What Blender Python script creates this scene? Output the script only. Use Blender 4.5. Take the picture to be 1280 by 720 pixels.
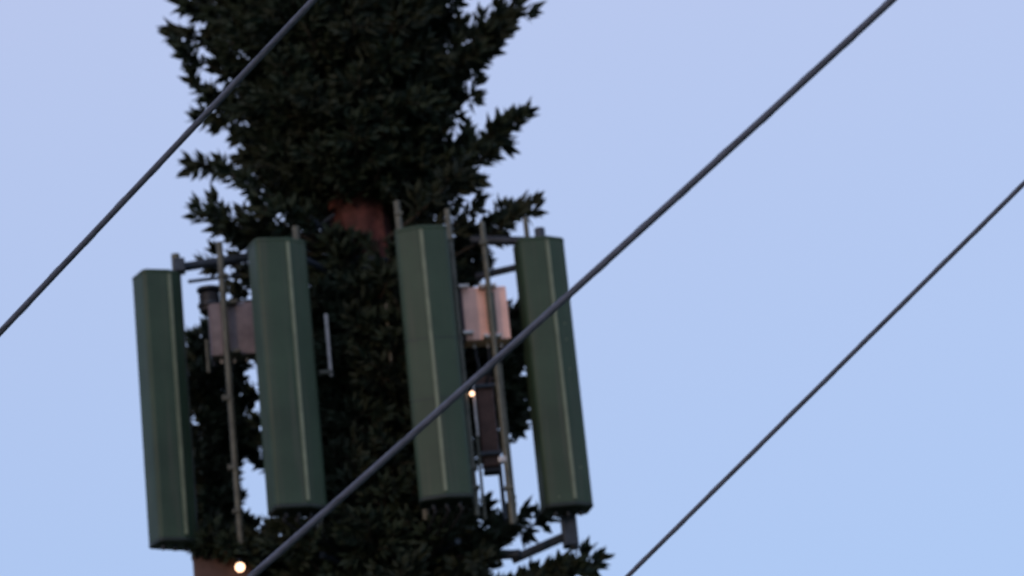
import bpy, bmesh, math, random
from mathutils import Vector, Matrix
R = math.radians
for o in list(bpy.data.objects): bpy.data.objects.remove(o)
S = bpy.context.scene
C = S.collection

# ------------------------------------------------------------------ camera
F = 4040.0                      # focal length in pixels of a 1280 wide frame
PITCH, ROLL = R(20), R(6)
CAM = Vector((0, 0, 1.6))
r0 = Vector((1, 0, 0)); u0 = Vector((0, -math.sin(PITCH), math.cos(PITCH))); fw = Vector((0, math.cos(PITCH), math.sin(PITCH)))
rt = r0*math.cos(ROLL) - u0*math.sin(ROLL)
up = r0*math.sin(ROLL) + u0*math.cos(ROLL)
cd = bpy.data.cameras.new('camera'); cam = bpy.data.objects.new('camera', cd); C.objects.link(cam)
m = Matrix((rt, up, -fw)).transposed().to_4x4(); m.translation = CAM
cam.matrix_world = m
cd.sensor_width = 36; cd.lens = F/1280*36; cd.clip_end = 5000; cd.clip_start = .1
cd.dof.use_dof = True; cd.dof.focus_distance = 13.2; cd.dof.aperture_fstop = 2.7
S.camera = cam

# ------------------------------------------------------------------ world, sun, exposure
SUN_EL, SUN_AZ = R(11), R(207)   # azimuth clockwise from +Y: behind the camera, a little to its left
W = bpy.data.worlds.new('World'); S.world = W; W.use_nodes = True
nt = W.node_tree; nt.nodes.clear()
sky = nt.nodes.new('ShaderNodeTexSky'); sky.sky_type = 'NISHITA'; sky.sun_disc = False
sky.sun_elevation = SUN_EL; sky.sun_rotation = SUN_AZ; sky.air_density = 1.0; sky.dust_density = 1.2; sky.ozone_density = 2.0
tint = nt.nodes.new('ShaderNodeMix'); tint.data_type = 'RGBA'; tint.blend_type = 'MIX'; tint.inputs[0].default_value = .86   # thin high evening veil over the clear sky
stc = nt.nodes.new('ShaderNodeTexCoord'); sx = nt.nodes.new('ShaderNodeSeparateXYZ'); sr = nt.nodes.new('ShaderNodeValToRGB')
nt.links.new(stc.outputs['Generated'], sx.inputs[0]); nt.links.new(sx.outputs['Z'], sr.inputs[0])
sr.color_ramp.elements[0].position = .20; sr.color_ramp.elements[0].color = (.455, .625, 1, 1)   # bluer low down
sr.color_ramp.elements[1].position = .50; sr.color_ramp.elements[1].color = (.640, .70, 1, 1)    # lavender higher up
sv = nt.nodes.new('ShaderNodeVectorMath'); sv.operation = 'SCALE'; sv.inputs['Scale'].default_value = 3.55
nt.links.new(sr.outputs[0], sv.inputs[0]); nt.links.new(sv.outputs[0], tint.inputs[7])
bg = nt.nodes.new('ShaderNodeBackground'); bg.inputs['Strength'].default_value = 0.15
wo = nt.nodes.new('ShaderNodeOutputWorld')
nt.links.new(sky.outputs[0], tint.inputs[6]); nt.links.new(tint.outputs[2], bg.inputs[0]); nt.links.new(bg.outputs[0], wo.inputs[0])
sl = bpy.data.lights.new('sun', 'SUN'); sun = bpy.data.objects.new('sun', sl); C.objects.link(sun)
sl.energy = 0.32; sl.angle = R(.5); sl.color = (1, .62, .42)
sd = Vector((math.sin(SUN_AZ)*math.cos(SUN_EL), math.cos(SUN_AZ)*math.cos(SUN_EL), math.sin(SUN_EL)))
sun.rotation_euler = sd.to_track_quat('Z', 'Y').to_euler(); sun.location = (20, -20, 20)
S.view_settings.view_transform = 'Standard'; S.view_settings.look = 'None'; S.view_settings.gamma = 1
S.view_settings.exposure = 0.7

# ------------------------------------------------------------------ helpers
def P(px, py, Y):
    """point of the world seen at a pixel of the photograph, Y metres in front of the camera"""
    d = rt*((px-640)/F) + up*(-(py-360)/F) + fw
    return CAM + d*((Y-CAM.y)/d.y)

def mat(name, col, rough=.6, var=.25, scale=6, metal=0, spec=.4, bump=0, col2=None, bscale=40):
    m = bpy.data.materials.new(name); m.use_nodes = True
    n = m.node_tree; b = n.nodes['Principled BSDF']
    b.inputs['Roughness'].default_value = rough; b.inputs['Metallic'].default_value = metal
    b.inputs['Specular IOR Level'].default_value = spec
    tc = n.nodes.new('ShaderNodeTexCoord'); no = n.nodes.new('ShaderNodeTexNoise')
    no.inputs['Scale'].default_value = scale; no.inputs['Detail'].default_value = 5; no.inputs['Roughness'].default_value = .6
    n.links.new(tc.outputs['Object'], no.inputs['Vector'])
    cr = n.nodes.new('ShaderNodeValToRGB')
    c2 = col2 or tuple(min(1, c*(1+var)) for c in col); c1 = col if col2 else tuple(c*(1-var) for c in col)
    cr.color_ramp.elements[0].position = .35; cr.color_ramp.elements[0].color = (*c1, 1)
    cr.color_ramp.elements[1].position = .68; cr.color_ramp.elements[1].color = (*c2, 1)
    n.links.new(no.outputs['Fac'], cr.inputs[0]); n.links.new(cr.outputs[0], b.inputs['Base Color'])
    if bump:
        n2 = n.nodes.new('ShaderNodeTexNoise'); n2.inputs['Scale'].default_value = bscale; n2.inputs['Detail'].default_value = 4
        n.links.new(tc.outputs['Object'], n2.inputs['Vector'])
        bp = n.nodes.new('ShaderNodeBump'); bp.inputs['Strength'].default_value = bump; bp.inputs['Distance'].default_value = .02
        n.links.new(n2.outputs['Fac'], bp.inputs['Height']); n.links.new(bp.outputs[0], b.inputs['Normal'])
    return m

def obj(name, bm, m, parent=None, smooth=False, loc=None):
    """link a bmesh as one mesh object; world coordinates are re-based on the parent's (or its own) place"""
    me = bpy.data.meshes.new(name)
    base = parent_origin(parent) if parent else (loc or Vector((0, 0, 0)))
    bmesh.ops.translate(bm, verts=bm.verts, vec=-base)
    bm.to_mesh(me); bm.free()
    for mm in (m if isinstance(m, (list, tuple)) else [m]): me.materials.append(mm)
    if smooth:
        for p in me.polygons: p.use_smooth = True
        try: me.set_sharp_from_angle(angle=R(38))
        except Exception: pass
    o = bpy.data.objects.new(name, me); C.objects.link(o)
    if parent: o.parent = parent
    else: o.location = base
    return o
def parent_origin(p):
    v = Vector((0, 0, 0))
    while p is not None: v += p.location; p = p.parent
    return v
def thing(name, label, cat, loc, group=None):
    o = bpy.data.objects.new(name, None); C.objects.link(o); o.location = loc
    o.empty_display_size = .1
    return tag(o, label, cat, group)
def tag(o, label, cat, group=None):
    o['label'] = label; o['category'] = cat
    if group: o['group'] = group
    return o

def tube(bm, pts, rad, n=12, cap=True, mi=0):
    pts = [Vector(p) for p in pts]; rings = []
    rads = rad if isinstance(rad, (list, tuple)) else [rad]*len(pts)
    ref = None
    for i, p in enumerate(pts):
        t = (pts[min(i+1, len(pts)-1)] - pts[max(i-1, 0)]).normalized()
        if ref is None: ref = t.orthogonal().normalized()
        a = (ref - t*ref.dot(t)).normalized(); ref = a; b = t.cross(a)
        rings.append([bm.verts.new(p + (a*math.cos(2*math.pi*k/n) + b*math.sin(2*math.pi*k/n))*rads[i]) for k in range(n)])
    for i in range(len(rings)-1):
        for k in range(n):
            f = bm.faces.new((rings[i][k], rings[i][(k+1) % n], rings[i+1][(k+1) % n], rings[i+1][k])); f.material_index = mi
    if cap:
        for r_ in (rings[0][::-1], rings[-1]):
            f = bm.faces.new(r_); f.material_index = mi
    return bm
def box(bm, c, size, yaw=0, bev=0, tilt=0):
    t = bmesh.new(); bmesh.ops.create_cube(t, size=1)
    bmesh.ops.scale(t, vec=Vector(size), verts=t.verts)
    if bev: bmesh.ops.bevel(t, geom=t.edges[:], offset=bev, segments=2, affect='EDGES', profile=.6)
    bmesh.ops.transform(t, matrix=Matrix.Translation(c) @ Matrix.Rotation(yaw, 4, 'Z') @ Matrix.Rotation(tilt, 4, 'Y'), verts=t.verts)
    me = bpy.data.meshes.new('tmp'); t.to_mesh(me); t.free(); bm.from_mesh(me); bpy.data.meshes.remove(me)
    return bm
def prism(bm, prof, z0, z1, c, yaw, bev=.0):
    """vertical prism from a plan outline, rounded at its ends"""
    t = bmesh.new()
    lo = [t.verts.new((x, y, z0)) for x, y in prof]; hi = [t.verts.new((x, y, z1)) for x, y in prof]
    n = len(prof)
    for k in range(n): t.faces.new((lo[k], lo[(k+1) % n], hi[(k+1) % n], hi[k]))
    f1 = t.faces.new(lo[::-1]); f2 = t.faces.new(hi)
    bmesh.ops.recalc_face_normals(t, faces=t.faces)
    if bev: bmesh.ops.bevel(t, geom=list(f1.edges)+list(f2.edges), offset=bev, segments=3, affect='EDGES', profile=.5)
    bmesh.ops.transform(t, matrix=Matrix.Translation(c) @ Matrix.Rotation(yaw, 4, 'Z'), verts=t.verts)
    me = bpy.data.meshes.new('tmp'); t.to_mesh(me); t.free(); bm.from_mesh(me); bpy.data.meshes.remove(me)
    return bm

# ------------------------------------------------------------------ materials
M_GROUND = mat('ground_grass', (.05, .07, .03), .95, .4, .6, bump=.3, bscale=8)
M_BARK = mat('painted_bark', (.06, .02, .016), .8, .4, 9, bump=.9, bscale=22, col2=(.15, .048, .04))
M_STEM = mat('branch_bark', (.035, .028, .02), .85, .3, 20)
M_RAD = mat('green_radome', (.034, .062, .037), .55, .2, 2.2, spec=.3, bump=.04, bscale=5)
def streaks(m):
    n = m.node_tree; b = n.nodes['Principled BSDF']; src = b.inputs['Base Color'].links[0].from_socket
    tc = n.nodes.new('ShaderNodeTexCoord'); mp = n.nodes.new('ShaderNodeMapping'); mp.inputs['Scale'].default_value = (26, 26, 1.1)
    no = n.nodes.new('ShaderNodeTexNoise'); no.inputs['Scale'].default_value = 1; no.inputs['Detail'].default_value = 6
    rr = n.nodes.new('ShaderNodeMapRange'); rr.inputs[1].default_value = .5; rr.inputs[2].default_value = .75; rr.inputs[4].default_value = .38
    mx = n.nodes.new('ShaderNodeMix'); mx.data_type = 'RGBA'; mx.inputs[7].default_value = (.085, .085, .065, 1)
    n.links.new(tc.outputs['Object'], mp.inputs[0]); n.links.new(mp.outputs[0], no.inputs['Vector']); n.links.new(no.outputs['Fac'], rr.inputs[0])
    n.links.new(rr.outputs[0], mx.inputs[0]); n.links.new(src, mx.inputs[6]); n.links.new(mx.outputs[2], b.inputs['Base Color'])
streaks(M_RAD)
M_TRIM = mat('pale_trim', (.17, .20, .13), .55, .2, 9)
M_CAP = mat('dark_end_cap', (.02, .03, .028), .6, .2, 12)
M_PIPE = mat('olive_galvanised_pipe', (.10, .10, .075), .5, .3, 11, metal=.15)
M_STEEL = mat('dark_steel', (.035, .045, .06), .5, .3, 12, metal=.2)
M_CLAMP = mat('clamp_zinc', (.55, .52, .50), .4, .2, 30, metal=.3)
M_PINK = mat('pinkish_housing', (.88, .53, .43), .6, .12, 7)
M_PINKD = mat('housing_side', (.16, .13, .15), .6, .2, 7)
M_SHADEBOX = mat('shaded_housing', (.18, .145, .15), .6, .25, 9)  # housing as it looks in shade, the shade put into the colour
M_BROWN = mat('brown_housing', (.085, .045, .035), .7, .3, 9)
M_RUBBER = mat('black_rubber', (.015, .015, .018), .6, .2, 10)
M_WIRE = mat('wire_sheath', (.085, .10, .14), .55, .2, 30, spec=.3)
def leaf_mat(name, a, b):
    m = mat(name, a, .6, .3, 3.2, col2=b, spec=.12)
    return m
LEAFS = [leaf_mat('needles_deep', (.024, .034, .022), (.032, .045, .027)), leaf_mat('needles_olive', (.028, .034, .022), (.036, .043, .027))]
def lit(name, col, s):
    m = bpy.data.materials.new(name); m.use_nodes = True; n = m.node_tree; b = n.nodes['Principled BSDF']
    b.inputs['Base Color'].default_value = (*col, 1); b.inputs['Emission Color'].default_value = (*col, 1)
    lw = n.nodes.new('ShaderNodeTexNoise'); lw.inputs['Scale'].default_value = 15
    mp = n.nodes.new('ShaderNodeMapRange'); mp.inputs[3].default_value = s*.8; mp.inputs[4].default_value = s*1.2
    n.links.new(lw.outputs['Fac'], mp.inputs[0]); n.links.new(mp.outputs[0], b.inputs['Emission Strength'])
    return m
M_GLOW = lit('warm_glint_glow', (1, .58, .36), 2.2)  # emission standing in for sun glints on metal

# ------------------------------------------------------------------ ground
bm = bmesh.new()
bmesh.ops.create_grid(bm, x_segments=60, y_segments=60, size=1500)
for v in bm.verts:
    d = v.co.length
    v.co.z = 0 if d < 80 else math.sin(v.co.x*.011)*math.cos(v.co.y*.009)*min(4, (d-80)*.01)
g = obj('ground', bm, M_GROUND); g['kind'] = 'structure'

# ------------------------------------------------------------------ the disguised tree
TY = 22.3
T0 = P(450, 290, TY); TX = T0.x
def trunk_z(py): return P(450, py, TY).z
ZTOP = trunk_z(-330)
tree = thing('disguised_tree', 'dark green artificial conifer tower with a reddish brown trunk behind the four panels', 'tree', Vector((TX, TY, 0)))
bm = bmesh.new(); rnd = random.Random(4)
zs = [0, .15, .4, 1, 2, 4, 6, 8, 10, 12, ZTOP]
tr = lambda z: .31 - .085*z/10
nn = 40
rings = []
zz = 0
while zz < ZTOP:
    ring = []
    for k in range(nn):
        a = 2*math.pi*k/nn
        rr = tr(zz)*(1 + .05*math.sin(a*9+zz*1.3) + .03*rnd.uniform(-1, 1)) + (.08*math.exp(-zz*4) if zz < 1 else 0)
        ring.append(bm.verts.new((TX+rr*math.cos(a), TY+rr*math.sin(a), zz)))
    rings.append(ring); zz += .12 if zz > 6 else .3
for i in range(len(rings)-1):
    for k in range(nn): bm.faces.new((rings[i][k], rings[i][(k+1) % nn], rings[i+1][(k+1) % nn], rings[i+1][k]))
bm.faces.new(rings[-1]); bm.faces.new(rings[0][::-1])
obj('trunk', bm, M_BARK, tree, smooth=True)

def leaf(bm, p, d, nrm, L, Wd, mi):
    """one stiff pointed plastic leaf, creased along its middle"""
    s = d.cross(nrm).normalized()
    k = nrm*(.18*Wd); tipn = nrm*(L*.10)
    a = bm.verts.new(p); b = bm.verts.new(p + d*L*.42 + s*Wd*.5 + k); c = bm.verts.new(p + d*L*.42 - s*Wd*.5 + k)
    e = bm.verts.new(p + d*L*.48); t = bm.verts.new(p + d*L + tipn)
    for q in ((a, b, e), (a, e, c), (b, t, e), (e, t, c)):
        f = bm.faces.new(q); f.material_index = mi

def bough(p0, p1, seed, t0=.2, dens=1.0, spread=.30, sag=.06, leafL=.115, flat=.6, tuft=True):
    rr = random.Random(seed); bm = bmesh.new()
    p0 = Vector(p0); p1 = Vector(p1); ax = p1-p0; L = ax.length
    ctrl = (p0+p1)/2 + Vector((rr.uniform(-.05, .05), rr.uniform(-.05, .05), -sag*L-.03))
    q = lambda t: p0*(1-t)**2 + ctrl*2*t*(1-t) + p1*t*t
    pts = [q(i/9) for i in range(10)]
    tube(bm, pts, [.022*(1-.75*i/9) for i in range(10)], 6, mi=2)
    mi = rr.choice((0, 0, 1))
    def spray(a, d, length, n):
        pv = a
        perp = d.orthogonal().normalized()
        bend = Vector((0, 0, rr.uniform(0, .35)))
        tw = [a + d*length*s + bend*length*s*s for s in (0, .5, 1)]
        tube(bm, tw, [.007, .005, .003], 4, cap=False, mi=2)
        for i in range(n):
            s = (i+.6*rr.random()+.2)/n
            p = a + d*length*s + bend*length*s*s
            ang = i*2.4 + rr.uniform(-.5, .5)
            out = perp*math.cos(ang) + d.cross(perp)*math.sin(ang)
            fwd = .55 + .8*s
            dd = (out*rr.uniform(.7, 1) + d*fwd + Vector((0, 0, .12))).normalized()
            ll = leafL*rr.uniform(.7, 1.15)*(1.0 if s < .85 else 1.1)
            nrm = dd.cross(out.cross(dd)).normalized() if abs(dd.dot(out)) < .99 else dd.orthogonal()
            nrm = (out - dd*out.dot(dd)).normalized()
            nrm = (nrm + dd.cross(nrm)*rr.uniform(-.8, .8)).normalized()
            leaf(bm, p, dd, nrm, ll, ll*rr.uniform(.36, .50), mi if rr.random() < .8 else 1-mi)
        # terminal tuft
        for i in range(4):
            out = perp*math.cos(i*1.6) + d.cross(perp)*math.sin(i*1.6)
            dd = (d + bend + out*.45).normalized()
            leaf(bm, tw[2], dd, (out - dd*out.dot(dd)).normalized(), leafL*rr.uniform(.8, 1.1), leafL*.42, mi)
    nt_ = max(3, int(L*11*dens*(1-t0)))
    for i in range(nt_):
        t = t0 + (1-t0)*(i+rr.random()*.7)/nt_
        p = q(min(t, 1)); tg = (q(min(1, t+.05))-q(t-.05)).normalized()
        side = tg.cross(Vector((0, 0, 1)))
        side = side.normalized() if side.length > .05 else Vector((1, 0, 0))
        upv = side.cross(tg).normalized()
        sgn = 1 if i % 2 else -1
        el = rr.uniform(-1.0, 1.0)
        d = (side*sgn*math.cos(el) + upv*math.sin(el)*flat + tg*rr.uniform(.45, .9)).normalized()
        ll = spread*(1.1-.55*t)*rr.uniform(.6, 1.1)
        spray(p, d, ll, max(6, int(ll*62*min(dens,1.6))))
    spray(q(.88), (p1-q(.88)).normalized(), (p1-q(.88)).length+.03, 10)
    return bm
boughs = []                     # (priority, bmesh): the hundred that show largest become parts, the rest one mass
def add_bough(p0, p1, prio=0, **k):
    k.setdefault('seed', 1000+len(boughs)*7)
    boughs.append((prio, bough(p0, p1, **k)))
def root_for(p1, rise=.35):
    d = Vector((p1.x-TX, p1.y-TY, 0)); r = d.length; d.normalize()
    z = p1.z - rise*r
    return Vector((TX, TY, z)) + d*tr(z)*.85

# boughs whose outline the photograph shows, each by its tip
E = [ # px, py, Y, rise, t0, spread
 (230, 6, 22.2, .35, .25, .30), (224, 44, 22.4, .2, .3, .26), (228, 62, 22.0, .45, .3, .24), (247, 112, 22.2, .5, .3, .26),
 (246, 204, 22.3, .15, .35, .24), (262, 150, 22.6, .4, .3, .24), (256, 268, 21.9, .22, .5, .22), (290, 222, 21.9, .3, .35, .22),
 (645, 10, 22.2, .45, .2, .28), (632, 34, 22.0, .45, .25, .26), (606, 72, 22.4, .4, .3, .22), (592, 118, 22.2, .4, .3, .18),
 (652, 146, 22.2, .42, .35, .22), (606, 196, 22.0, .2, .3, .2), (588, 235, 22.4, .2, .3, .18),
 (660, 262, 22.2, .35, .62, .16), (592, 262, 22.0, .3, .4, .16), (625, 278, 22.3, .15, .5, .18),
 (330, 262, 21.8, .3, .3, .22), (575, 215, 21.7, .3, .3, .2),
 (650, 400, 22.6, .3, .45, .22), (655, 450, 22.8, .3, .45, .22), (650, 500, 22.6, .35, .5, .20), (648, 530, 22.8, .35, .6, .15),
 (610, 560, 22.5, .3, .4, .16),
 (690, 650, 22.6, .1, .7, .12), (742, 708, 22.2, .08, .5, .22), (716, 712, 22.0, .1, .5, .22), (690, 740, 22.0, .2, .4, .28), (650, 645, 22.4, .25, .5, .16),
 (600, 640, 22.0, .25, .4, .2),
 (262, 330, 22.5, .1, .62, .2), (258, 420, 22.4, .2, .62, .22), (250, 470, 22.4, .2, .6, .24), (252, 530, 22.5, .2, .6, .22),
 (247, 585, 22.4, .2, .74, .18), (247, 640, 22.5, .15, .74, .18), (262, 670, 22.2, .15, .6, .2), (310, 672, 22.2, .2, .4, .22), (290, 372, 22.6, .3, .6, .2),
 (300, 430, 22.6, .3, .5, .2), (300, 490, 22.6, .3, .55, .15),
 (262, 450, 23.1, .15, .5, .26), (272, 500, 23.1, .15, .5, .26), (262, 550, 23.1, .15, .5, .26), (264, 595, 23.1, .15, .74, .18), (254, 640, 23.0, .15, .74, .18), (277, 630, 22.4, .15, .74, .18), (290, 680, 22.3, .15, .5, .26), (262, 688, 22.5, .15, .5, .26), (285, 470, 23.1, .15, .5, .26), (288, 530, 23.0, .15, .5, .26),
 (655, 415, 22.4, .3, .5, .24), (662, 450, 22.9, .3, .5, .24), (658, 485, 22.5, .3, .5, .24), (655, 515, 22.7, .3, .5, .24), (640, 500, 22.4, .3, .5, .24), (600, 420, 22.9, .3, .5, .24), (620, 455, 22.8, .3, .5, .24),
 (258, 676, 21.75, .1, .3, .2), (284, 684, 21.7, .1, .3, .2), (575, 325, 22.6, .2, .3, .22), (588, 352, 22.6, .2, .3, .22), (600, 310, 22.5, .2, .4, .2), (648, 385, 22.5, .2, .5, .2), (310, 440, 22.9, .2, .5, .2),
 (418, 300, 21.95, .1, .1, .14), (428, 322, 21.9, .1, .1, .12), (300, 530, 22.6, .1, .1, .19), (318, 655, 22.6, .2, .7, .14),
 (322, 545, 22.9, .3, .7, .12), (318, 575, 22.9, .3, .7, .10), (600, 395, 22.8, .2, .3, .24), (632, 425, 22.4, .2, .5, .2),
 (265, 435, 22.9, .2, .5, .26), (268, 480, 22.8, .2, .5, .26), (270, 530, 22.8, .2, .5, .26), (270, 575, 22.9, .2, .5, .26), (260, 625, 22.7, .15, .74, .18), (257, 660, 22.6, .12, .74, .18), (285, 425, 22.9, .2, .5, .24),
 (625, 30, 22.3, .4, .4, .3), (612, 50, 22.0, .4, .4, .26), (640, 165, 22.3, .35, .5, .26), (620, 175, 22.1, .3, .5, .24), (290, 285, 22.0, .25, .5, .24), (275, 268, 22.1, .2, .5, .24), (650, 425, 22.5, .3, .5, .25), (645, 265, 22.4, .3, .55, .22),
 (275, 405, 22.7, .3, .55, .24), (282, 450, 22.7, .25, .55, .22), (280, 510, 22.5, .2, .6, .2), (278, 560, 22.7, .2, .6, .2), (272, 610, 22.5, .15, .74, .18), (277, 655, 22.5, .15, .74, .18),
 (240, 500, 22.6, .1, .7, .2), (245, 560, 22.5, .1, .7, .2), (245, 610, 22.5, .1, .7, .2), (248, 430, 22.7, .1, .7, .2), (300, 300, 22.4, .3, .5, .24), (310, 350, 22.5, .3, .5, .22),
 (585, 300, 22.4, .2, .4, .2), (595, 345, 22.5, .2, .4, .2), (640, 480, 22.8, .3, .4, .22), (620, 520, 22.6, .3, .4, .22), (630, 470, 22.3, .3, .4, .2), (700, 722, 22.3, .2, .4, .24), (632, 672, 22.0, .2, .4, .24),
 (330, 560, 22.6, .4, .4, .14), (560, 330, 22.6, .3, .3, .25), (600, 330, 22.7, .3, .3, .2), (640, 440, 22.9, .3, .3, .25),
]
LIMB = [P(x, y, 22.75) for x, y in ((345, 712), (300, 690), (284, 662), (280, 636), (279, 610), (278, 584), (277, 558), (276, 532), (275, 506), (273, 480), (271, 454), (268, 425), (264, 395))]
lb = bmesh.new(); tube(lb, [Vector((TX-.1, TY, LIMB[0].z-.12))] + LIMB, [.045, .04, .036, .034] + [.026]*5 + [.018]*5, 8)
obj('limb', lb, M_STEM, tree, smooth=True)
for (px, py, Y, rise, t0, sp) in E:
    p1 = P(px, py, Y)
    if px < 296 and py > 400:
        k = min(len(LIMB)-1, max(0, int((708-py-22)/26))); p0 = LIMB[k]
        if (p1-p0).length < .12: p1 = p1 + Vector((-.08, 0, .06))
        add_bough(p0, p1, 0, t0=.05, spread=min(sp, .19), dens=2.6, flat=.9)
    else: add_bough(root_for(p1, rise), p1, 0, t0=t0, spread=sp, dens=1.15, leafL=.14)
# the rest of the crown: rings of boughs all round the pole, wider above the antennas, short where they stand
rnd = random.Random(12)
levels = [ # py of the ring, left radius, right radius, front radius, back radius, n
 (-290, 1.0, 1.0, 1.0, 1.0, 7), (-210, 1.2, 1.1, 1.1, 1.1, 8), (-130, 1.35, 1.2, 1.15, 1.2, 10),
 (-60, 1.3, 1.2, 1.1, 1.2, 14), (-15, 1.1, .95, 1.1, 1.2, 17), (25, 1.0, .95, 1.1, 1.1, 18), (65, .95, .80, 1.05, 1.1, 18), (105, .92, .80, 1.0, 1.0, 18),
 (140, .9, .80, .95, 1.0, 18), (175, .85, .78, .9, 1.0, 18), (205, .78, .78, .85, .9, 17), (235, .7, .75, .6, .8, 12), (280, .5, .55, .0, .8, 8),
 (325, .5, .72, .0, .8, 11), (350, .5, .75, .5, .8, 12), (385, .55, .8, .6, .9, 15), (420, .55, .85, .65, .9, 15), (450, .55, .85, .65, .9, 15),
 (485, .5, .8, .65, .9, 15), (515, .5, .7, .65, .9, 14), (550, .5, .6, .65, .8, 14), (585, .5, .5, .65, .8, 14), (620, .55, .5, .65, .8, 14), (655, .75, .58, .75, .9, 15),
 (690, .9, .68, .85, 1.0, 16), (725, 1.0, .85, .95, 1.1, 16), (770, 1.15, 1.2, 1.1, 1.2, 14), (840, 1.3, 1.3, 1.2, 1.3, 10), (920, 1.4, 1.4, 1.3, 1.4, 9)]
for li, (py, rl, rrr, rf, rb, n) in enumerate(levels):
    z = trunk_z(py)
    for k in range(n):
        a = 2*math.pi*(k + rnd.uniform(-.3, .3))/n + li*.7
        dx, dy = math.cos(a), math.sin(a)
        rx = rrr if dx > 0 else rl; ry = rb if dy > 0 else rf
        if ry == 0:
            if dy < -.15: continue
            ry = .5
        rad = 1/math.sqrt((dx/rx)**2 + (dy/ry)**2)*rnd.choice((.6, .85, .95, 1.0))*rnd.uniform(.9, 1)
        zt = z + rnd.uniform(-.1, .12)
        p1 = Vector((TX+dx*rad, TY+dy*rad, zt))
        seen = -40 < py < 760
        add_bough(root_for(p1, rnd.uniform(.15, .45)), p1, (1 if dy < .25 and rad > .5 else 2)+rnd.random()*.9 if seen else 5,
                  t0=.08, spread=.34 if rad > .8 else .27, dens=1.5, leafL=.118, flat=.9)
boughs.sort(key=lambda q: q[0])
for _, b_ in boughs[:100]: obj('bough', b_, [LEAFS[0], LEAFS[1], M_STEM], tree)
mass = bmesh.new()
for _, b_ in boughs[100:]:
    me = bpy.data.meshes.new('tmp'); b_.to_mesh(me); b_.free(); mass.from_mesh(me); bpy.data.meshes.remove(me)
o = obj('inner_boughs', mass, [LEAFS[0], LEAFS[1], M_STEM], tree); o['kind'] = 'stuff'

# ------------------------------------------------------------------ mounting frame
fr = thing('antenna_mount', 'dark steel frame of rails, arms and thin vertical pipes carrying the green panels', 'mount', Vector((TX, TY, T0.z)))
bm = bmesh.new()
def zat(px, py, Y): return P(px, py, Y).z
ZU = zat(250, 332, 21.95); ZU2 = ZU - .19; ZL = zat(690, 676, 21.95)
for (pa, pb) in (((222, 335, 21.93), (330, 318, 22.15)), ((590, 300, 22.1), (680, 302, 21.9))):
    bm = bmesh.new(); tube(bm, [P(*pa), P(*pb)], .034, 12); obj('rail', bm, M_STEEL, fr, smooth=True)
for z in (ZU-.13, ZL-.02):
    for (px, Y, py) in ((372, 21.62, 320), (536, 21.62, 300)):
        a = P(px, py, Y); a.z = z; st = Vector((TX + (.1 if a.x > TX else -.1), TY-.15, z-.05))
        bm = bmesh.new(); tube(bm, [st, a], .026, 8); obj('standoff_arm', bm, M_STEEL, fr, smooth=True)
for (pa, pb) in (((596, 346, 22.1), (672, 328, 21.9)), ((640, 700, 22.0), (712, 668, 21.93)), ((560, 700, 22.1), (650, 692, 21.95)), ((236, 352, 21.95), (300, 344, 22.2)), ((378, 262, 22.0), (420, 300, 22.1)), ((376, 300, 22.1), (418, 268, 22.0))):
    bm = bmesh.new(); tube(bm, [P(*pa), P(*pb)], (.034 if pa[1] > 600 else .028) if pa[0] > 500 else .014, 8); obj('brace', bm, M_STEEL, fr, smooth=True)
for z in (ZU-.13, ZL-.02):
    t = bmesh.new(); n = 32
    vs = [[t.verts.new((TX+r_*math.cos(2*math.pi*k/n), TY+r_*math.sin(2*math.pi*k/n), z+dz)) for k in range(n)] for r_, dz in ((.27, -.1), (.27, .1), (.22, .1), (.22, -.1))]
    for q in range(4):
        for k in range(n): t.faces.new((vs[q][k], vs[q][(k+1) % n], vs[(q+1) % 4][(k+1) % n], vs[(q+1) % 4][k]))
    obj('pole_collar', t, M_STEEL, fr, smooth=True)

def vpipe(px0, py0, px1, py1, Y, r_, m_=M_PIPE, name='vertical_pipe', parent=None):
    a = P(px0, py0, Y); b = P(px1, py1, Y)
    x = (a.x+b.x)/2
    bm = bmesh.new(); tube(bm, [Vector((x, Y, b.z)), Vector((x, Y, a.z))], r_, 12)
    return obj(name, bm, m_, parent or fr, smooth=True)
vpipe(276, 303, 300, 690, 21.75, .024)
vpipe(368, 284, 402, 668, 21.62, .028)
vpipe(495, 252, 534, 650, 21.62, .026)
vpipe(558, 262, 597, 645, 21.52, .021)
vpipe(602, 278, 641, 655, 21.50, .021)
vpipe(626, 455, 644, 652, 21.60, .013)
vpipe(598, 540, 604, 650, 21.60, .011)
vpipe(622, 560, 632, 650, 21.75, .016, M_STEEL)
vpipe(221, 318, 243, 700, 21.93, .032)
vpipe(676, 286, 716, 686, 21.93, .040, M_STEEL)
vpipe(656, 272, 660, 300, 22.1, .02)
vpipe(407, 393, 414, 470, 21.7, .014, M_CLAMP)
vpipe(482, 380, 490, 452, 21.75, .014)
vpipe(258, 425, 261, 466, 21.85, .012)
vpipe(591, 480, 597, 545, 21.56, .009, M_CLAMP)

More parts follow.
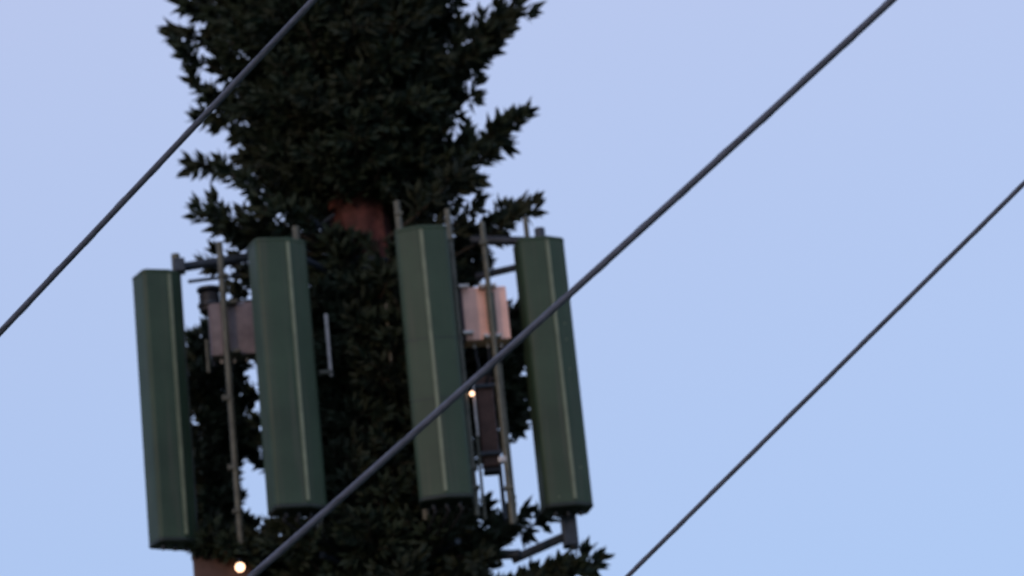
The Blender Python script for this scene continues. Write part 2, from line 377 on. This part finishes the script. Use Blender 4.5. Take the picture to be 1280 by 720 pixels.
# ------------------------------------------------------------------ panel antennas
ARC = [(-.135-.05*math.cos(t_), -.036-.045*math.sin(t_)) for t_ in (k*R(72)/7 for k in range(8))]
PROF = [(-.165, .13), (-.185, .11)] + ARC + [(-.010, -.112), (.010, -.112)] + [(-x_, y_) for x_, y_ in reversed(ARC)] + [(.185, .11), (.165, .13)]
def panel(label, xl, xr, ytop, xbl, xbr, ybot, Y, yaw, wscale, rs, cables=True):
    a = P((xl+xr)/2, ytop, Y); b = P((xbl+xbr)/2, ybot, Y)
    x = (a.x+b.x)/2; z0, z1 = b.z, a.z
    root = thing('panel_antenna', label, 'antenna', Vector((x, Y, z0)), 'tall green antenna panels around the trunk')
    c = Vector((x, Y, 0)); pr = [((px+(rs if py == -.112 else 0))*wscale, py) for px, py in PROF]
    bm = bmesh.new(); prism(bm, pr, z0+.03, z1-.03, c, yaw, .004); obj('radome', bm, M_RAD, root, smooth=True).data.set_sharp_from_angle(angle=R(11.5))
    for (u, v, nm, bv) in ((z0, z0+.034, 'lower_end_cap', .014), (z1-.034, z1, 'upper_end_cap', .012)):
        bm = bmesh.new(); prism(bm, [(px*1.012, py*1.02) for px, py in pr], u, v, c, yaw, bv); obj(nm, bm, M_RAD if nm[0] == 'u' else M_CAP, root, smooth=True)
    bm = bmesh.new(); prism(bm, [(x_+rs*wscale, y_) for x_, y_ in ((-.0115, -.119), (.0115, -.119), (.0135, -.105), (-.0135, -.105))], z0+.05, z1-.035, c, yaw, .002); obj('ridge_strip', bm, M_TRIM, root)
    mw = Matrix.Translation(c) @ Matrix.Rotation(yaw, 4, 'Z')
    for zz in (z0+.28, z1-.28):
        bm = bmesh.new(); box(bm, mw @ Vector((0, .165, zz)), (.12, .09, .07), yaw, .006)
        box(bm, mw @ Vector((0, .215, zz)), (.16, .05, .03), yaw, .004)
        obj('rear_bracket', bm, M_STEEL, root)
    # cable sockets underneath
    for k in (-1, 0, 1):
        p = mw @ Vector((k*.09, .01, z0))
        bm = bmesh.new(); tube(bm, [p, p-Vector((0, 0, .035))], .016, 10); obj('cable_socket', bm, M_STEEL, root, smooth=True)
    return root, mw, z0, z1
PA = panel('leftmost green panel, lowest of the four, its violet-grey side edge against the sky', 169, 232, 342, 189, 244, 682, 21.75, R(33), .82, .04)
PB = panel('second green panel from the left, standing right of the grey-brown box', 313, 384, 303, 338, 408, 640, 21.30, R(24), 1.03, .03)
PC = panel('green panel directly right of the bare reddish trunk, crossed low down by the long wire', 492, 558, 288, 526, 592, 628, 21.30, R(3), 1.0, 0)
PD = panel('rightmost green panel with clear sky along its right side', 645, 708, 301, 675, 741, 638, 21.75, R(15), .92, .03)

# shallow cover joints on the panel beside the trunk, pale screw heads on the rightmost one
for k in (.42, .64):
    root, mw, z0, z1 = PC; zz = z1-(z1-z0)*k
    bm = bmesh.new(); prism(bm, [(x_*1.006, y_*1.012) for x_, y_ in PROF], zz-.004, zz+.004, Vector((mw.translation.x, mw.translation.y, 0)), R(3)); obj('cover_joint', bm, M_CAP, root)
root, mw, z0, z1 = PD
for k in (.33, .39, .50, .86, .965):
    x_ = .105 if k < .9 else -.09; y_ = -.112 + (.034*abs((x_-.03)/.125 if x_ > 0 else (x_-.03)/.185))
    p = mw @ Vector((x_*.92, y_+.004, z1-(z1-z0)*k)); q = mw @ Vector((x_*.92, y_-.006, z1-(z1-z0)*k))
    bm = bmesh.new(); tube(bm, [p, q], .006, 10); obj('screw_head', bm, M_TRIM, root)

# feeder cables drooping from the panels back to the trunk
def cable(pts, r_=.011, label=None, Y=None):
    bm = bmesh.new(); q = [Vector(p) for p in pts]; out = []
    for i in range(len(q)-1):
        a = q[max(i-1, 0)]; b = q[i]; c = q[i+1]; d = q[min(i+2, len(q)-1)]
        for s in range(8):
            t = s/8; out.append(.5*((2*b) + (c-a)*t + (2*a-5*b+4*c-d)*t*t + (3*b-a-3*c+d)*t**3))
    out.append(q[-1]); tube(bm, out, r_, 8); return bm
for (root, mw, z0, z1) in (PB, PC):
    for k in (-1, 0, 1):
        p = mw @ Vector((k*.09, .01, z0-.03))
        tgt = Vector((TX + .15*(1 if p.x > TX else -1), TY-.2, z0-.28-.06*k))
        mid = (p+tgt)/2 + Vector((0, 0, -.12))
        obj('feeder_cable', cable([p, p-Vector((0, 0, .05)), mid+Vector((0,0,.08)), tgt]), M_RUBBER, root, smooth=True)

# ------------------------------------------------------------------ boxes on the pipes
def unit(label, name, cat, cpx, cpy, Y, w, h, d, yaw, mf, ms, clamps=True, group=None, pipe=0):
    c = P(cpx, cpy, Y)
    root = thing(name, label, cat, c - Vector((0, 0, h/2)), group)
    bm = bmesh.new(); box(bm, c, (w, d, h), yaw, .012); obj('housing', bm, mf, root, smooth=True)
    mw = Matrix.Translation(c) @ Matrix.Rotation(yaw, 4, 'Z')
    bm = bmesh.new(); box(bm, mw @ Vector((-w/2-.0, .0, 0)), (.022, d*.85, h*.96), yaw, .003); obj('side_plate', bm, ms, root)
    # cooling ribs along the back half
    bm = bmesh.new()
    for k in range(7): box(bm, mw @ Vector((-w*.4 + w*.8*k/6, d/2+.012, 0)), (.006, .03, h*.9), yaw)
    obj('cooling_fins', bm, ms, root)
    for k in (-.3, 0, .3):
        bm = bmesh.new(); tube(bm, [mw @ Vector((k*w, 0, -h/2+.004)), mw @ Vector((k*w, 0, -h/2-.035))], .011, 8); obj('socket', bm, M_CLAMP, root)
    
    if clamps:
        for s in (1, -1):
            bm = bmesh.new(); box(bm, mw @ Vector((pipe, -d/2-.028, s*(h/2-.012))), (.125, .05, .026), yaw, .005)
            for u in (-.052, .052): tube(bm, [mw @ Vector((pipe+u, -d/2-.07, s*(h/2-.012))), mw @ Vector((pipe+u, -d/2, s*(h/2-.012)))], .010, 8)
            obj('pipe_clamp', bm, M_CLAMP, root)
    return root, mw
u1, mw1 = unit('pinkish beige equipment box clamped to the pipes between the two right panels', 'radio_unit', 'equipment box', 606, 396, 21.66, .32, .40, .16, R(10), M_PINK, M_PINKD, pipe=.02, group='equipment boxes on the mounting pipes')
bm = bmesh.new(); box(bm, mw1 @ Vector((.035, -.095, 0)), (.062, .02, .30), R(10), .003); obj('recess_cover', bm, M_PIPE, u1)
for s in (1, -1):
    bm = bmesh.new(); box(bm, mw1 @ Vector((-.15, -.115, s*.175+.02)), (.075, .04, .022), R(10), .004); obj('side_clamp', bm, M_CLAMP, u1)
u2, mw2 = unit('shade-coloured grey-brown equipment box clamped to the thin pipe between the two left panels', 'radio_unit', 'equipment box', 291, 415, 21.92, .31, .40, .16, R(8), M_SHADEBOX, M_PINKD, pipe=-.02, group='equipment boxes on the mounting pipes')
for o in u2.children:
    if o.name.startswith('pipe_clamp'): o.data.materials[0] = M_PIPE
u3, mw3 = unit('brown box under the leftmost panel, cut by the bottom of the photo', 'radio_unit', 'equipment box', 281, 732, 21.95, .40, .42, .2, R(5), M_BROWN, M_PINKD, clamps=False, group='equipment boxes on the mounting pipes')
# slim brown amplifier hung between the two thin pipes right of the trunk
c = P(609, 528, 21.75)
am = thing('amplifier', 'slim dark brown amplifier hanging behind the thin pipes below the pinkish box', 'amplifier', c - Vector((0, 0, .36)))
bm = bmesh.new(); box(bm, c, (.125, .11, .68), R(5), .02); obj('housing', bm, M_BROWN, am, smooth=True)
bm = bmesh.new(); box(bm, c - Vector((0, 0, .365)), (.12, .10, .035), R(5), .012); obj('end_cap', bm, M_RUBBER, am, smooth=True)
for z in (.25, -.25):
    bm = bmesh.new(); box(bm, c + Vector((0, -.075, z)), (.17, .02, .025), R(5), .003); obj('strap', bm, M_STEEL, am)
# dark surge arrester pot by the left box
c = P(262, 377, 21.95)
sg = thing('junction_pot', 'small dark ribbed junction pot beside the top of the grey-brown box', 'junction box', c - Vector((0, 0, .1)))
bm = bmesh.new(); tube(bm, [c-Vector((0, 0, .09)), c-Vector((0, 0, .08)), c+Vector((0, 0, .05)), c+Vector((0, 0, .06))], [.06, .075, .075, .06], 16); obj('body', bm, M_RUBBER, sg, smooth=True)
for z in (.08, -.04):
    bm = bmesh.new(); tube(bm, [c+Vector((0, 0, z)), c+Vector((0, 0, z+.018))], .088, 18); obj('rib', bm, M_STEEL, sg, smooth=True)
bm = bmesh.new(); tube(bm, [c-Vector((0, 0, .09)), c+Vector((.01, 0, -.5))], .02, 10); obj('tail_pipe', bm, M_RUBBER, sg, smooth=True)

# clamp blocks at the pipe heads
def clampblock(px, py, Y, sz, m_=M_STEEL):
    bm = bmesh.new(); box(bm, P(px, py, Y), sz, R(6), .006); obj('pipe_bracket', bm, m_, fr)
clampblock(224, 333, 21.90, (.085, .10, .10)); clampblock(711, 663, 21.92, (.095, .12, .24))
clampblock(283, 498, 21.75, (.06, .06, .04), M_PIPE); clampblock(290, 585, 21.75, (.06, .06, .04), M_PIPE)
clampblock(592, 585, 21.52, (.055, .055, .04), M_PIPE); clampblock(628, 575, 21.50, (.055, .055, .04), M_CLAMP)
for q_ in ((560, 300, 21.52), (604, 305, 21.50), (636, 610, 21.50), (594, 610, 21.52), (280, 345, 21.75), (296, 640, 21.75), (498, 268, 21.62)): clampblock(*q_, (.06, .065, .028), M_PIPE)
clampblock(487, 400, 21.75, (.05, .05, .03), M_PIPE)
clampblock(407, 466, 21.7, (.09, .05, .03), M_PIPE)

for x0_, x1_, y1_ in ((-.09, -.05, 60), (0, .03, 75), (.09, .10, 66)):
    p = mw1 @ Vector((x0_, 0, -.235)); q = P(600+x1_*120, 396+y1_+20, 21.72)
    obj('jumper_cable', cable([p, p-Vector((0, 0, .06)), (p+q)/2+Vector((.02, -.03, -.04)), q], .010), M_RUBBER, u1, smooth=True)
# sun glints imitated by small added glowing balls, no real light source
def glint(label, px, py, Y, r_):
    c = P(px, py, Y); root = thing('warm_glint', label, 'glint', c, 'sun glints added as small glowing balls')
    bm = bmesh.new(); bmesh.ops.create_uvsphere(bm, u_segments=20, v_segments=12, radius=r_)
    bmesh.ops.translate(bm, verts=bm.verts, vec=c); obj('glint_ball', bm, M_GLOW, root, smooth=True)
    bm = bmesh.new(); tube(bm, [c+Vector((0, .0, r_*.7)), c+Vector((0, 0, r_*1.5)), c+Vector((0, .1, r_*1.6))], [r_*.6, r_*.5, r_*.4], 12); obj('glint_stub', bm, M_STEEL, root, smooth=True)
glint('larger sun glint, added as a round ball glowing warm white at the bottom of the photo under the left boxes', 300, 709, 21.72, .033)
glint('tiny orange-white sun glint, added as a glowing ball beside the slim brown amplifier', 590, 492, 21.50, .017)

# ------------------------------------------------------------------ overhead wires
def wire(label, a, b, r_, sag, ext=1.6, lash=True):
    """a, b: points seen in the photograph; the wire runs on past both ends in the same gentle curve"""
    a = Vector(a); b = Vector(b); L = (b-a).length; N = 160
    f = lambda t: a + (b-a)*t + Vector((0, 0, sag*(4*(t-.5)**2 - 1)))
    pts = [f(-ext + (1+2*ext)*i/N) for i in range(N+1)]
    bm = bmesh.new(); tube(bm, pts, r_, 12)
    c = f(.5)
    root = thing('overhead_wire', label, 'wire', c, 'overhead wires crossing in front of the tower')
    obj('sheath', bm, M_WIRE, root, smooth=True)
    bm = bmesh.new(); hp = []; d = (b-a).normalized(); u = d.orthogonal().normalized(); v = d.cross(u)
    turns = L*(1+2*ext)/.34; K = int(turns*12)
    for i in range(K+1):
        t = -ext + (1+2*ext)*i/K; ph = i/12*2*math.pi
        hp.append(f(t) + (u*math.cos(ph)+v*math.sin(ph))*(r_+.0012))
    tube(bm, hp, r_*.045, 5); obj('lashing_wire', bm, M_STEEL, root, smooth=True)
wire('short stretch of wire crossing the crown at the upper left', P(158, 248, 10.2), P(390, 2, 9.8), .0115, .0, 3.0)
wire('long thick wire running corner to corner in front of the right panels', P(315, 720, 9.9), P(1115, 0, 9.0), .0115, .012, 1.3)
wire('thinner wire crossing only empty sky at the lower right', P(785, 720, 10.2), P(1124, 384, 9.8), .0078, .0, 2.2)
S.render.resolution_x = 1024; S.render.resolution_y = 576
S.cycles.use_denoising = True
